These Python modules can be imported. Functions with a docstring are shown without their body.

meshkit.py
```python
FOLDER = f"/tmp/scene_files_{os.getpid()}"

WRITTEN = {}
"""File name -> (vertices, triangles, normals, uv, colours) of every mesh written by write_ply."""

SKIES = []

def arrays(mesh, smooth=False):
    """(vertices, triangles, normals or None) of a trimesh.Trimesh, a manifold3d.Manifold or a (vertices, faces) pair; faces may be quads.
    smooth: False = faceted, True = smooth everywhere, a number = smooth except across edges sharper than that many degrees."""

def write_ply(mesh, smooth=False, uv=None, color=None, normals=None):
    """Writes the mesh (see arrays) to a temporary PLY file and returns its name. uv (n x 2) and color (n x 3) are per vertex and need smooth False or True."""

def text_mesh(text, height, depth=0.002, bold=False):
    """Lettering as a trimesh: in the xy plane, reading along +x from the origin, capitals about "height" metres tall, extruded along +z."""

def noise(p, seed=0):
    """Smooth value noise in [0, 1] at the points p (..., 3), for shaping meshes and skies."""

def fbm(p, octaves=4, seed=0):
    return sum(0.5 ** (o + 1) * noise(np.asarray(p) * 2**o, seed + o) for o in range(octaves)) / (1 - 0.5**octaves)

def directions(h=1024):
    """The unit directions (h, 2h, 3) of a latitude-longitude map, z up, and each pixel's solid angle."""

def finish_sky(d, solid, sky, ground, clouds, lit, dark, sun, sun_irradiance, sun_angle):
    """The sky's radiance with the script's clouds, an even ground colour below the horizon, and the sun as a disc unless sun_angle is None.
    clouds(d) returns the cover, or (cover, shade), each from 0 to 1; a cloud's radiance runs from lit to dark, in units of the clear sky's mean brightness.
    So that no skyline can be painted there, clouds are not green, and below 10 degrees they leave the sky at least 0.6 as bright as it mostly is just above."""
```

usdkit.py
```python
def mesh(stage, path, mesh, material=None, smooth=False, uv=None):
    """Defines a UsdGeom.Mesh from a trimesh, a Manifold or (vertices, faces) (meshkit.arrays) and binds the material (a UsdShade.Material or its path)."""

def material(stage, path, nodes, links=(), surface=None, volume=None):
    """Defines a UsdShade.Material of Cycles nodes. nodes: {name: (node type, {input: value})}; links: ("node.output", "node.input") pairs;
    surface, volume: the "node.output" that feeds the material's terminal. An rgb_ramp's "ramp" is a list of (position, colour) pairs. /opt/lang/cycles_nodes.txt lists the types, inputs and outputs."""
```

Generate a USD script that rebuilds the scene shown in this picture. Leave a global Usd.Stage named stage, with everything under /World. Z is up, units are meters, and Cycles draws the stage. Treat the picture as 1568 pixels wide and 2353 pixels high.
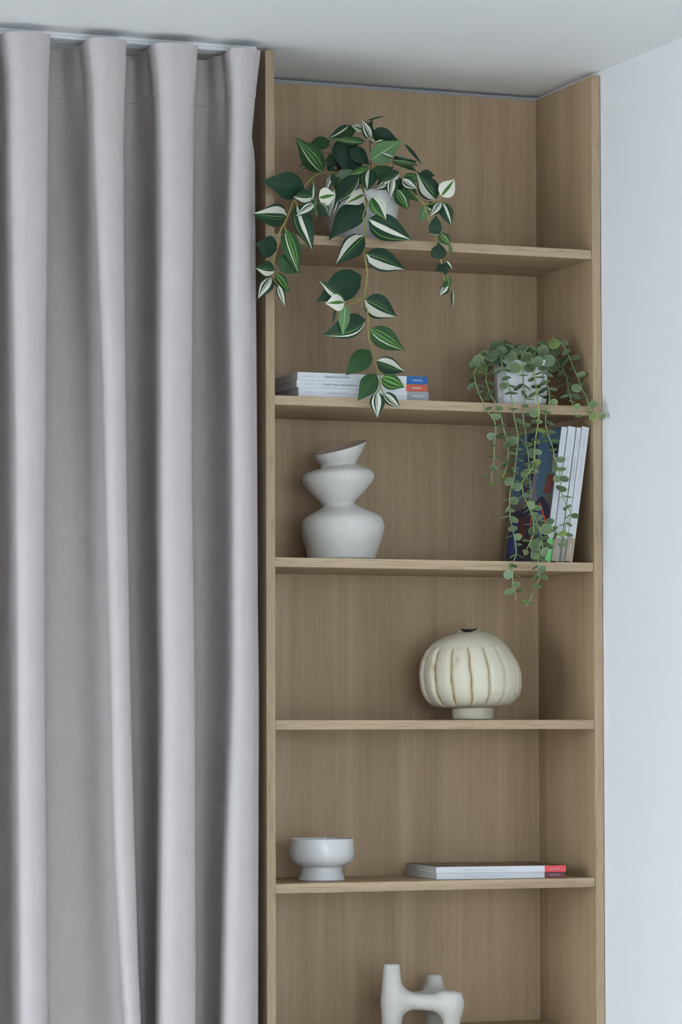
import math, random
import numpy as np, trimesh, manifold3d, usdkit, meshkit
from shapely.geometry import Polygon
from pxr import Usd, UsdGeom, UsdLux, UsdShade, Gf, Sdf

stage = Usd.Stage.CreateInMemory()
UsdGeom.SetStageUpAxis(stage, UsdGeom.Tokens.z)
UsdGeom.SetStageMetersPerUnit(stage, 1.0)
UsdGeom.Xform.Define(stage, '/World'); UsdGeom.Scope.Define(stage, '/World/Looks')
rng = random.Random(11)

# ------------------------------------------------------------------ camera
F, CX, CY = 7585.28, 784.0, 1405.93            # focal length and principal point in pixels of the 1568 x 2353 frame
YAW, PITCH, ROLL = 0.3616, 0.0368, -0.0027
EYE = np.array([-2.0871, -5.8687, 1.3248])
fwd = np.array([math.sin(YAW)*math.cos(PITCH), math.cos(YAW)*math.cos(PITCH), math.sin(PITCH)])
rgt = np.array([math.cos(YAW), -math.sin(YAW), 0.0]); upv = np.cross(rgt, fwd)
c_, s_ = math.cos(ROLL), math.sin(ROLL)
RGT, UPV = c_*rgt + s_*upv, -s_*rgt + c_*upv
cam = UsdGeom.Camera.Define(stage, '/World/camera')
M = Gf.Matrix4d(*[*RGT, 0, *UPV, 0, *(-fwd), 0, *EYE, 1])
cam.AddTransformOp().Set(M)
cam.CreateHorizontalApertureAttr(36.0); cam.CreateVerticalApertureAttr(36.0*2353/1568)
cam.CreateFocalLengthAttr(F/1568*36.0)
cam.CreateVerticalApertureOffsetAttr((CY-1176.5)/1568*36.0)
cam.CreateFocusDistanceAttr(6.2); cam.CreateFStopAttr(0.0)
cam.CreateExposureAttr(1.78)        # stops

def proj(p):
    d = np.asarray(p, float)-EYE; w = d@fwd
    return np.array([CX+F*(d@RGT)/w, CY-F*(d@UPV)/w])
def px(u, v, Y):
    """the point of the plane y = Y that the photograph shows at pixel (u, v)"""
    d = fwd + RGT*(u-CX)/F - UPV*(v-CY)/F
    return EYE + d*((Y-EYE[1])/d[1])

# ------------------------------------------------------------------ light
sky = UsdLux.DomeLight.Define(stage, '/World/sky')                     # even overcast daylight through the glazed front and left of the room
sky.CreateIntensityAttr(1.0); sky.CreateColorAttr(Gf.Vec3f(0.79, 0.895, 1.0))

# ------------------------------------------------------------------ helpers
used = {}
def numbered(parent, name):
    k = (parent, name); n = used.get(k, 0); used[k] = n+1
    return name if n == 0 else '%s_%03d' % (name, n)
def obj(name, mesh, mat, parent='/World', smooth=False, uv=None, label=None):
    parent = str(parent.GetPath()) if hasattr(parent, 'GetPath') else parent
    m = usdkit.mesh(stage, parent+'/'+numbered(parent, name), mesh, LOOK[mat] if isinstance(mat, str) else mat, smooth, uv)
    p = m.GetPrim()
    if label: p.SetCustomDataByKey('label', label)
    return p
def tag(p, label, cat, group=None, kind=None):
    p.SetCustomDataByKey('label', label); p.SetCustomDataByKey('category', cat)
    if group: p.SetCustomDataByKey('group', group)
    if kind: p.SetCustomDataByKey('kind', kind)
    return p
def thing(name, label, cat, loc=(0, 0, 0), group=None, matrix=None):
    x = UsdGeom.Xform.Define(stage, '/World/'+numbered('/World', name))
    if matrix is not None: x.AddTransformOp().Set(matrix)
    else: x.AddTranslateOp().Set(Gf.Vec3d(*[float(a) for a in loc]))
    return tag(x.GetPrim(), label, cat, group)
def struct(name, mesh, mat, label, cat, smooth=False):
    return tag(obj(name, mesh, mat, smooth=smooth), label, cat, kind='structure')
def cat(ms): return trimesh.util.concatenate(ms)
def bx(x0, x1, y0, y1, z0, z1, b=0.0):
    if b <= 0:
        return trimesh.creation.box(bounds=[[x0, y0, z0], [x1, y1, z1]])
    pts = []
    for x, sx in ((x0, 1), (x1, -1)):
        for y, sy in ((y0, 1), (y1, -1)):
            for z, sz in ((z0, 1), (z1, -1)):
                pts += [(x+sx*b, y+sy*b, z), (x+sx*b, y, z+sz*b), (x, y+sy*b, z+sz*b)]
    return trimesh.convex.convex_hull(np.array(pts))
def loft(rings, close_start=False, close_end=False):
    """quads between rings of equal point count"""
    R = np.array(rings); n, k = R.shape[:2]; v = R.reshape(-1, 3); f = []
    for i in range(n-1):
        a = i*k + np.arange(k); b = i*k + (np.arange(k)+1) % k
        f += list(np.stack([a, b, b+k], 1)) + list(np.stack([a, b+k, a+k], 1))
    f = [list(x) for x in f]; v = list(v)
    if close_start:
        c = len(v); v.append(R[0].mean(0)); f += [[c, (j+1) % k, j] for j in range(k)]
    if close_end:
        c = len(v); v.append(R[-1].mean(0)); o = (n-1)*k; f += [[c, o+j, o+(j+1) % k] for j in range(k)]
    return np.array(v), np.array(f)
def spline(P, n):
    """Catmull-Rom through the points P (chord length), n samples"""
    P = np.asarray(P, float)
    t = np.concatenate([[0], np.cumsum(np.linalg.norm(np.diff(P[:, :3], axis=0), axis=1)**0.5+1e-9)])
    from scipy.interpolate import CubicSpline, PchipInterpolator
    u = np.linspace(0, t[-1], n)
    return np.stack([PchipInterpolator(t, P[:, k])(u) for k in range(P.shape[1])], 1)
def tube(path, r, k=7, r_end=None):
    path = np.asarray(path, float); n = len(path)
    T = np.gradient(path, axis=0); T /= np.maximum(np.linalg.norm(T, axis=1, keepdims=True), 1e-9)
    ref = np.array([0.31, -0.9, 0.2]); rings = []
    for i in range(n):
        a = np.cross(T[i], ref); a /= np.linalg.norm(a); b = np.cross(T[i], a)
        rr = r if r_end is None else r+(r_end-r)*i/(n-1)
        ph = np.linspace(0, 2*np.pi, k, endpoint=False)
        rings.append(path[i] + rr*(np.cos(ph)[:, None]*a + np.sin(ph)[:, None]*b))
    return trimesh.Trimesh(*loft(rings, True, True), process=False)
def turn(profile, k=64, loc=(0, 0, 0)):
    """lathe of (r, z) points, first and last closed on the axis if r = 0"""
    ph = np.linspace(0, 2*np.pi, k, endpoint=False)
    rings = [np.stack([r*np.cos(ph)+loc[0], r*np.sin(ph)+loc[1], np.full(k, z)+loc[2]], 1) for r, z in profile]
    return trimesh.Trimesh(*loft(rings, True, True), process=False)

# ------------------------------------------------------------------ materials
LOOK = {}
def lin(*c): return tuple(((x/255.0)/12.92 if x/255.0 <= 0.04045 else ((x/255.0+0.055)/1.055)**2.4) for x in c)
def mat(name, nodes, links, surface='p.BSDF'):
    LOOK[name] = usdkit.material(stage, '/World/Looks/'+name, nodes, links, surface=surface); return LOOK[name]
def plain(name, color, rough=0.5, **kw):
    return mat(name, {'p': ('principled_bsdf', {'base_color': color, 'roughness': rough, **kw})}, [])
def grained(name, scale, dark, mid, light, rough=0.42, pores=(0.27, 0.40), deep=(0.80, 0.77, 0.74), bw=16.0):
    """oak laminate: fine pores and broad cathedral tone stretched along one axis"""
    long = [1.0 if s < 1 else 0.0 for s in scale]
    fine = tuple(3.5 if l else 300.0 for l in long); broad = tuple(0.55 if l else 16.0 for l in long); pore = tuple(16.0 if l else 700.0 for l in long)
    return mat(name, {
        'g': ('geometry', {}),
        'm1': ('mapping', {'scale': fine}), 'm2': ('mapping', {'scale': broad}), 'm3': ('mapping', {'scale': pore}),
        'n1': ('noise_texture', {'scale': 1.0, 'detail': 4.0, 'roughness': 0.6}),
        'n2': ('noise_texture', {'scale': 1.0, 'detail': 3.0, 'roughness': 0.5, 'distortion': 0.6}),
        'n3': ('noise_texture', {'scale': 1.0, 'detail': 2.0, 'roughness': 0.5}),
        'a': ('mix_float', {'fac': 0.33}),
        'r': ('rgb_ramp', {'ramp': [(0.32, dark), (0.49, mid), (0.68, light)]}),
        'pr': ('rgb_ramp', {'ramp': [(pores[0], deep), (pores[1], (1, 1, 1))]}),
        'mx': ('mix_color', {'blend_type': 'multiply', 'fac': 0.8}),
        'b': ('bump', {'strength': 0.12, 'distance': 0.0006}),
        'p': ('principled_bsdf', {'roughness': rough, 'specular_ior_level': 0.35})},
        [('g.position', 'm1.vector'), ('g.position', 'm2.vector'), ('g.position', 'm3.vector'), ('m1.vector', 'n1.vector'), ('m2.vector', 'n2.vector'), ('m3.vector', 'n3.vector'),
         ('n2.fac', 'a.a'), ('n1.fac', 'a.b'), ('a.result', 'r.fac'), ('n3.fac', 'pr.fac'), ('r.color', 'mx.a'), ('pr.color', 'mx.b'), ('mx.result', 'p.base_color'),
         ('n1.fac', 'b.height'), ('b.normal', 'p.normal')])
OD, OM, OL = (0.312, 0.214, 0.124), (0.390, 0.275, 0.164), (0.472, 0.346, 0.218)
grained('oak_upright', (9, 9, 0), OD, OM, OL)
ED, EM, EL = (0.345, 0.244, 0.150), (0.415, 0.303, 0.193), (0.485, 0.363, 0.238)
grained('oak_edge_upright', (9, 9, 0), ED, EM, EL, pores=(0.34, 0.45), deep=(0.66, 0.60, 0.54))
grained('oak_edge_level', (0, 9, 9), ED, EM, EL, pores=(0.34, 0.45), deep=(0.66, 0.60, 0.54))
grained('oak_shelf', (0, 9, 9), OD, OM, OL)
def painted(name, c, rough=0.6):
    return mat(name, {'g': ('geometry', {}), 'n': ('noise_texture', {'scale': 260.0, 'detail': 3.0}), 'b': ('bump', {'strength': 0.05, 'distance': 0.0005}),
                      'p': ('principled_bsdf', {'base_color': c, 'roughness': rough, 'specular_ior_level': 0.3})},
               [('g.position', 'n.vector'), ('n.fac', 'b.height'), ('b.normal', 'p.normal')])
painted('wall_paint', (0.765, 0.765, 0.765)); painted('ceiling_paint', (0.87, 0.87, 0.865))
plain('paving_grey', (0.62, 0.62, 0.61), 0.8); plain('floor_oak', (0.78, 0.74, 0.68), 0.4)
mat('curtain_cloth', {'g': ('geometry', {}), 'n': ('noise_texture', {'scale': 1500.0, 'detail': 2.0}), 'n2': ('noise_texture', {'scale': 30.0, 'detail': 3.0}),
    'r': ('rgb_ramp', {'ramp': [(0.3, (0.482, 0.440, 0.428)), (0.7, (0.500, 0.457, 0.445))]}), 'b': ('bump', {'strength': 0.25, 'distance': 0.0006}),
    'p': ('principled_bsdf', {'roughness': 0.9, 'specular_ior_level': 0.1})},
    [('g.position', 'n.vector'), ('g.position', 'n2.vector'), ('n2.fac', 'r.fac'), ('r.color', 'p.base_color'), ('n.fac', 'b.height'), ('b.normal', 'p.normal')])
plain('rail_white', (0.80, 0.81, 0.83), 0.3); plain('strip_grey', (0.30, 0.30, 0.315), 0.5); plain('slot_dark', (0.05, 0.05, 0.055), 0.6)
def ceramic(name, c1, c2, rough, bump=0.1, scale=60.0):
    return mat(name, {'g': ('geometry', {}), 'n': ('noise_texture', {'scale': scale, 'detail': 5.0}), 'n2': ('noise_texture', {'scale': 900.0, 'detail': 2.0}),
        'r': ('rgb_ramp', {'ramp': [(0.35, c1), (0.65, c2)]}), 'b': ('bump', {'strength': bump, 'distance': 0.0008}),
        'p': ('principled_bsdf', {'roughness': rough})},
        [('g.position', 'n.vector'), ('g.position', 'n2.vector'), ('n.fac', 'r.fac'), ('r.color', 'p.base_color'), ('n2.fac', 'b.height'), ('b.normal', 'p.normal')])
ceramic('matte_ceramic', (0.605, 0.582, 0.545), (0.63, 0.61, 0.575), 0.7)
ceramic('sculpture_ceramic', (0.56, 0.54, 0.49), (0.59, 0.57, 0.52), 0.65)
ceramic('glazed_white', (0.62, 0.62, 0.615), (0.64, 0.64, 0.635), 0.25, 0.0)
ceramic('cement_pot', (0.66, 0.655, 0.63), (0.78, 0.775, 0.75), 0.75, 0.3, 45.0)
ceramic('white_pot', (0.66, 0.67, 0.69), (0.69, 0.70, 0.72), 0.35, 0.02)
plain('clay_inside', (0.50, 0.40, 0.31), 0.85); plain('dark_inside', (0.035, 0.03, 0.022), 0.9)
plain('wax', (0.78, 0.78, 0.75), 0.4, subsurface_weight=0.2, subsurface_scale=0.01)
plain('wick', (0.80, 0.78, 0.72), 0.9)
plain('soil', (0.03, 0.022, 0.016), 0.95)
mat('ribbed_ceramic', {'u': ('attribute', {'attribute': 'st'}), 'x': ('separate_xyz', {}), 'g': ('geometry', {}),
    'n': ('noise_texture', {'scale': 75.0, 'detail': 5.0, 'roughness': 0.65}), 'n2': ('noise_texture', {'scale': 34.0, 'detail': 4.0, 'roughness': 0.6}),
    'ad': ('math', {'math_type': 'multiply_add', 'value2': 0.30}), 
    'r': ('rgb_ramp', {'ramp': [(0.24, lin(160, 122, 78)), (0.36, lin(186, 160, 120)), (0.52, lin(206, 199, 176))]}),
    's': ('rgb_ramp', {'ramp': [(0.28, lin(214, 200, 172)), (0.42, (1, 1, 1))]}),
    'mx': ('mix_color', {'blend_type': 'multiply', 'fac': 0.75}),
    'b': ('bump', {'strength': 0.3, 'distance': 0.002}), 'p': ('principled_bsdf', {'roughness': 0.55})},
    [('u.vector', 'x.vector'), ('g.position', 'n.vector'), ('g.position', 'n2.vector'), ('n.fac', 'ad.value1'), ('x.x', 'ad.value3'), ('ad.value', 'r.fac'),
     ('n2.fac', 's.fac'), ('r.color', 'mx.a'), ('s.color', 'mx.b'), ('mx.result', 'p.base_color'), ('n.fac', 'b.height'), ('b.normal', 'p.normal')])
plain('cover_white', (0.62, 0.635, 0.66), 0.4)
mat('page_edges', {'g': ('geometry', {}), 'm': ('mapping', {'scale': (3.0, 3.0, 2600.0)}), 'n': ('noise_texture', {'scale': 1.0, 'detail': 1.0}),
    'r': ('rgb_ramp', {'ramp': [(0.35, (0.42, 0.41, 0.39)), (0.6, (0.70, 0.69, 0.67))]}), 'p': ('principled_bsdf', {'roughness': 0.9})},
    [('g.position', 'm.vector'), ('m.vector', 'n.vector'), ('n.fac', 'r.fac'), ('r.color', 'p.base_color')])
for n_, c_rgb in (('band_blue', (14, 88, 158)), ('band_orange', (190, 88, 60)), ('band_grey', (146, 150, 154)), ('band_green', (104, 196, 112)), ('band_beige', (158, 146, 130)),
                  ('band_olive', (128, 132, 112)), ('band_tan', (166, 148, 128)), ('band_red', (218, 62, 70)), ('band_maroon', (106, 44, 52)),
                  ('ink_dark', (70, 74, 86)), ('ink_grey', (150, 156, 166)), ('ink_pale', (178, 184, 194)), ('ink_white', (232, 234, 236)),
                  ('print_teal', (66, 104, 128)), ('print_deep', (36, 52, 82)), ('print_navy', (24, 34, 62)), ('print_blue', (28, 58, 124)), ('print_red', (86, 24, 30)),
                  ('print_orange', (222, 76, 36)), ('print_grey', (120, 116, 126)), ('print_floor', (92, 88, 86)), ('print_black', (22, 22, 28)), ('print_cream', (150, 146, 130)), ('print_brick', (120, 60, 52))):
    plain(n_, lin(*c_rgb), 0.4)
mat('cover_photo', {'g': ('geometry', {}), 'n': ('noise_texture', {'scale': 22.0, 'detail': 4.0}),
    'r': ('rgb_ramp', {'ramp': [(0.36, (0.012, 0.014, 0.010)), (0.5, (0.07, 0.05, 0.035)), (0.6, (0.035, 0.04, 0.03)), (0.72, (0.22, 0.17, 0.13))]}), 'p': ('principled_bsdf', {'roughness': 0.3})},
    [('g.position', 'n.vector'), ('n.fac', 'r.fac'), ('r.color', 'p.base_color')])
GD, GM, LI, WH, PA = (0.0115, 0.041, 0.020), (0.024, 0.074, 0.021), (0.19, 0.37, 0.065), (0.60, 0.60, 0.50), (0.095, 0.19, 0.075)
def leafy(name, ramp, rough=0.5, amp=0.06, trans=0.12):
    return mat(name, {'u': ('attribute', {'attribute': 'st'}), 'x': ('separate_xyz', {}), 'oi': ('object_info', {}), 'g': ('geometry', {}),
        'n': ('noise_texture', {'scale': 34.0, 'detail': 1.5}), 'sh': ('math', {'math_type': 'multiply_add', 'value2': amp}), 'su': ('math', {'math_type': 'subtract', 'value2': amp*0.5}),
        'r': ('rgb_ramp', {'ramp': ramp}), 'vr': ('map_range', {'from_min': 0.0, 'from_max': 1.0, 'to_min': 0.78, 'to_max': 1.22}), 'h': ('hsv', {}),
        'p': ('principled_bsdf', {'roughness': rough, 'specular_ior_level': 0.28}), 't': ('translucent_bsdf', {}), 'm': ('mix_closure', {'fac': trans})},
        [('u.vector', 'x.vector'), ('g.position', 'n.vector'), ('n.fac', 'sh.value1'), ('x.x', 'sh.value3'), ('sh.value', 'su.value1'), ('su.value', 'r.fac'),
         ('oi.random', 'vr.value'), ('vr.result', 'h.value'), ('r.color', 'h.color'), ('h.color', 'p.base_color'), ('h.color', 't.color'), ('p.BSDF', 'm.closure1'), ('t.BSDF', 'm.closure2')], surface='m.closure')
def st(*a):                                                   # stripe ramp: (start, colour) steps with crisp edges
    out = []
    for i, (p, c) in enumerate(a):
        if i: out.append((p-0.006, a[i-1][1])); out.append((p+0.006, c))
        else: out.append((0.0, c))
    return out
V = (0.035, 0.095, 0.055)
leafy('leaf_plain', [(0, GD), (0.485, GD), (0.5, V), (0.515, GD), (1, GD)], amp=0.02)
leafy('leaf_fresh', [(0, GM), (0.48, GM), (0.5, (0.05, 0.14, 0.045)), (0.52, GM), (1, GM)], amp=0.02)
leafy('leaf_lime', st((0, GM), (0.30, LI), (0.345, GM), (0.45, (0.09, 0.22, 0.05)), (0.56, GM), (0.63, LI), (0.66, WH), (0.71, GM)))
leafy('leaf_lime_bold', st((0, GM), (0.16, LI), (0.22, GM), (0.42, LI), (0.47, (0.09, 0.22, 0.05)), (0.56, GM), (0.70, LI), (0.78, GM)))
leafy('leaf_side_white', st((0, GD), (0.10, WH), (0.40, GD), (0.52, LI), (0.55, GD), (0.64, (0.05, 0.14, 0.05)), (0.67, GD)))
leafy('leaf_mid_white', st((0, GD), (0.12, LI), (0.15, GD), (0.34, WH), (0.54, GD), (0.70, (0.04, 0.11, 0.05)), (0.73, GD)))
leafy('leaf_edge_white', st((0, GD), (0.08, WH), (0.16, GD), (0.26, LI), (0.29, GD), (0.36, V), (0.38, GD)))
leafy('leaf_striped', st((0, GD), (0.14, WH), (0.28, GD), (0.40, WH), (0.47, GD), (0.52, WH), (0.76, GD)))
leafy('leaf_lime_white', st((0, WH), (0.14, GD), (0.16, WH), (0.40, GM), (0.72, LI), (0.77, GM), (0.84, LI), (0.88, GM)))
leafy('leaf_cream', st((0, WH), (0.40, LI), (0.44, GM), (0.52, LI), (0.54, GM), (0.60, WH)))
leafy('leaf_pale', [(0, PA), (0.47, PA), (0.5, (0.5, 0.6, 0.42)), (0.54, PA), (1, PA)], amp=0.03)
leafy('leaf_silver', [(0, (0.11, 0.17, 0.11)), (1, (0.14, 0.21, 0.13))], amp=0.03)
plain('stem_olive', (0.26, 0.23, 0.055), 0.55); plain('stem_brown', (0.16, 0.10, 0.04), 0.6)
def euca(name, c, e):
    return mat(name, {'u': ('attribute', {'attribute': 'st'}), 'x': ('separate_xyz', {}), 'oi': ('object_info', {}),
        'r': ('rgb_ramp', {'ramp': [(0.0, c), (0.80, c), (0.97, e)]}), 'vr': ('map_range', {'to_min': 0.58, 'to_max': 1.12}), 'h': ('hsv', {}),
        'p': ('principled_bsdf', {'roughness': 0.6, 'specular_ior_level': 0.3}), 't': ('translucent_bsdf', {}), 'm': ('mix_closure', {'fac': 0.18})},
        [('u.vector', 'x.vector'), ('x.x', 'r.fac'), ('oi.random', 'vr.value'), ('vr.result', 'h.value'), ('r.color', 'h.color'), ('h.color', 'p.base_color'), ('h.color', 't.color'),
         ('p.BSDF', 'm.closure1'), ('t.BSDF', 'm.closure2')], surface='m.closure')
euca('eucalyptus_grey', (0.180, 0.260, 0.128), (0.33, 0.42, 0.22)); euca('eucalyptus_blue', (0.195, 0.285, 0.165), (0.35, 0.43, 0.26)); euca('eucalyptus_young', (0.235, 0.325, 0.105), (0.44, 0.50, 0.16))
plain('eucalyptus_stem', (0.25, 0.33, 0.15), 0.6); plain('eucalyptus_stem_young', (0.38, 0.42, 0.11), 0.6)
mat('window_glass', {'t': ('transparent_bsdf', {}), 'g': ('glossy_bsdf', {'roughness': 0.0}), 'f': ('fresnel', {}), 'm': ('mix_closure', {})},
    [('f.fac', 'm.fac'), ('t.BSDF', 'm.closure1'), ('g.BSDF', 'm.closure2')], surface='m.closure')
plain('window_frame_white', (0.75, 0.75, 0.75), 0.4)

# ------------------------------------------------------------------ the room
T = 0.018; W = 0.6634; D = 0.2678; CEIL = 2.6285
SZ = [2.2735, 1.9651, 1.6579, 1.3500, 1.0417, 0.7443]        # tops of the shelves in view
PT = 2.6186
SB = [z+0.0005 for z in SZ]                                   # what stands on them sits a hair above
XR, YB, YF, XL = W+T, 0.292, -7.25, -4.2
A_ = math.radians(1.2)                                        # the side wall is not quite square to the shelves
struct('floor', bx(XL-0.2, XR+0.6, YF-0.2, YB+0.2, -0.1, 0.0), 'floor_oak', 'pale oak floor of the room', 'floor')
struct('ceiling', bx(XL-0.2, XR+0.6, YF-0.2, YB+0.2, CEIL, CEIL+0.1), 'ceiling_paint', 'white painted ceiling above the curtain and shelves', 'ceiling')
bw0, bw1, bz0, bz1 = -2.6, -0.50, 0.9, 2.52                    # the curtain hangs before a window of its own
struct('wall_back', cat([bx(XL-0.2, bw0, YB, YB+0.12, 0, CEIL), bx(bw1, XR+0.3, YB, YB+0.12, 0, CEIL), bx(bw0, bw1, YB, YB+0.12, 0, bz0), bx(bw0, bw1, YB, YB+0.12, bz1, CEIL)]), 'wall_paint', 'white wall behind the shelves and curtain', 'wall')
xr = lambda y: XR + 0.0015 + math.tan(A_)*(0.0-y)
wr = Polygon([(xr(YB), YB), (xr(YF), YF), (xr(YF)+0.12, YF), (xr(YB)+0.12, YB)])
struct('wall_right', trimesh.creation.extrude_polygon(wr, CEIL, engine='earcut'), 'wall_paint', 'white painted side wall right of the oak shelves', 'wall')
struct('ground', bx(-40, 40, -40, 30, -0.5, -0.3), 'paving_grey', 'grey paving outside the glazed walls', 'ground')
def glazed(axis, n, name, label, a0, a1, at, z0, z1):
    """a glazed wall: solid border strips, a window with frame and panes in it"""
    w = thing(name, label, 'window'); w.SetCustomDataByKey('kind', 'structure')
    put = lambda p0, p1, q0, q1, r0, r1: bx(p0, p1, q0, q1, r0, r1) if axis == 'x' else bx(q0, q1, p0, p1, r0, r1)
    bars = [put(a0, a1, at+0.03, at+0.09, z0, z0+0.06), put(a0, a1, at+0.03, at+0.09, z1-0.06, z1)]
    bars += [put(a0+(a1-a0-0.06)*i/n, a0+(a1-a0-0.06)*i/n+0.06, at+0.03, at+0.09, z0+0.06, z1-0.06) for i in range(n+1)]
    obj('window_frame', cat(bars), 'window_frame_white', w)
    for i in range(n):
        b0 = a0+(a1-a0-0.06)*i/n+0.06; b1 = a0+(a1-a0-0.06)*(i+1)/n
        obj('window_pane', put(b0, b1, at+0.058, at+0.062, z0+0.06, z1-0.06), 'window_glass', w)
gz0, gz1, LW0, LW1, FX0, FX1 = 0.05, 2.50, -3.2, -0.25, -2.4, 0.60
struct('wall_front', cat([bx(XL, FX0, YF-0.12, YF, 0, CEIL), bx(FX1, xr(YF), YF-0.12, YF, 0, CEIL), bx(FX0, FX1, YF-0.12, YF, 0, gz0), bx(FX0, FX1, YF-0.12, YF, gz1, CEIL)]), 'wall_paint', 'white wall around the window behind the viewer', 'wall')
glazed('x', 4, 'window_1', 'wide white framed window behind the viewer', FX0, FX1, YF-0.12, gz0, gz1)
struct('wall_left', cat([bx(XL-0.12, XL, YF, LW0, 0, CEIL), bx(XL-0.12, XL, LW1, YB+0.12, 0, CEIL), bx(XL-0.12, XL, LW0, LW1, 0, gz0), bx(XL-0.12, XL, LW0, LW1, gz1, CEIL)]), 'wall_paint', 'white wall around the window on the far left of the room', 'wall')
glazed('y', 5, 'window_2', 'long white framed window on the far left of the room', LW0, LW1, XL-0.12, gz0, gz1)

glazed('x', 2, 'window_3', 'white framed window hidden behind the curtain', bw0, bw1, YB, bz0, bz1)

# ------------------------------------------------------------------ bookcase
bc = thing('bookcase', 'tall pale oak bookcase with open shelves built against the white side wall', 'bookcase')
for x0, x1, z1 in ((-T, 0, PT+0.0025), (W, W+T, PT)):
    p = obj('side_panel', bx(x0, x1, 0.0010, D+0.008, 0.0, z1), 'oak_upright', bc)
    obj('edge_band', bx(x0, x1, 0, 0.0010, 0.0, z1, 0.0004), 'oak_edge_upright', p)
btop = px(660, 192.0, D)[2]
obj('back_panel', bx(0.0, W, D, D+0.008, 0.0, btop), 'oak_upright', bc)
for z in SZ + [0.436, 0.128]:
    p = obj('shelf', bx(0.0006, W-0.0006, 0.003, D, z-T, z), 'oak_shelf', bc)
    obj('edge_band', bx(0.0006, W-0.0006, 0.002, 0.003, z-T, z, 0.0004), 'oak_edge_level', p)
obj('filler_strip', bx(0.0, W, D+0.001, D+0.007, btop+0.0003, btop+0.0064), 'strip_grey', bc, label='grey filler strip')
obj('plinth', bx(0, W, 0.04, 0.058, 0, 0.11), 'oak_upright', bc)

# ------------------------------------------------------------------ curtain rail and curtain
RY = 0.012
rail = thing('curtain_rail', 'white double track curtain rail fixed to the ceiling', 'curtain rail', (0, 0, CEIL))
rx0, rx1 = -2.6, px(587.5, 125, RY)[0]
for k in range(2):
    y = RY+0.021*k
    prof = Polygon([(y, 0), (y+0.019, 0), (y+0.019, -0.012), (y+0.0125, -0.012), (y+0.0125, -0.004), (y+0.0065, -0.004), (y+0.0065, -0.012), (y, -0.012), (y, -0.0068), (y+0.0012, -0.0064), (y+0.0012, -0.0056), (y, -0.0052)])
    m = trimesh.creation.extrude_polygon(prof, rx1-rx0, engine='earcut')
    m.vertices = np.stack([m.vertices[:, 2]+rx0, m.vertices[:, 0], m.vertices[:, 1]], 1); m.fix_normals()
    obj('track', m, 'rail_white', rail)
obj('ceiling_flange', bx(rx0, rx1, RY-0.0015, RY+0.042, -0.0016, -0.0002), 'rail_white', rail)
obj('end_cap', bx(rx1, rx1+0.002, RY, RY+0.040, -0.012, 0.0), 'rail_white', rail)
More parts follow.
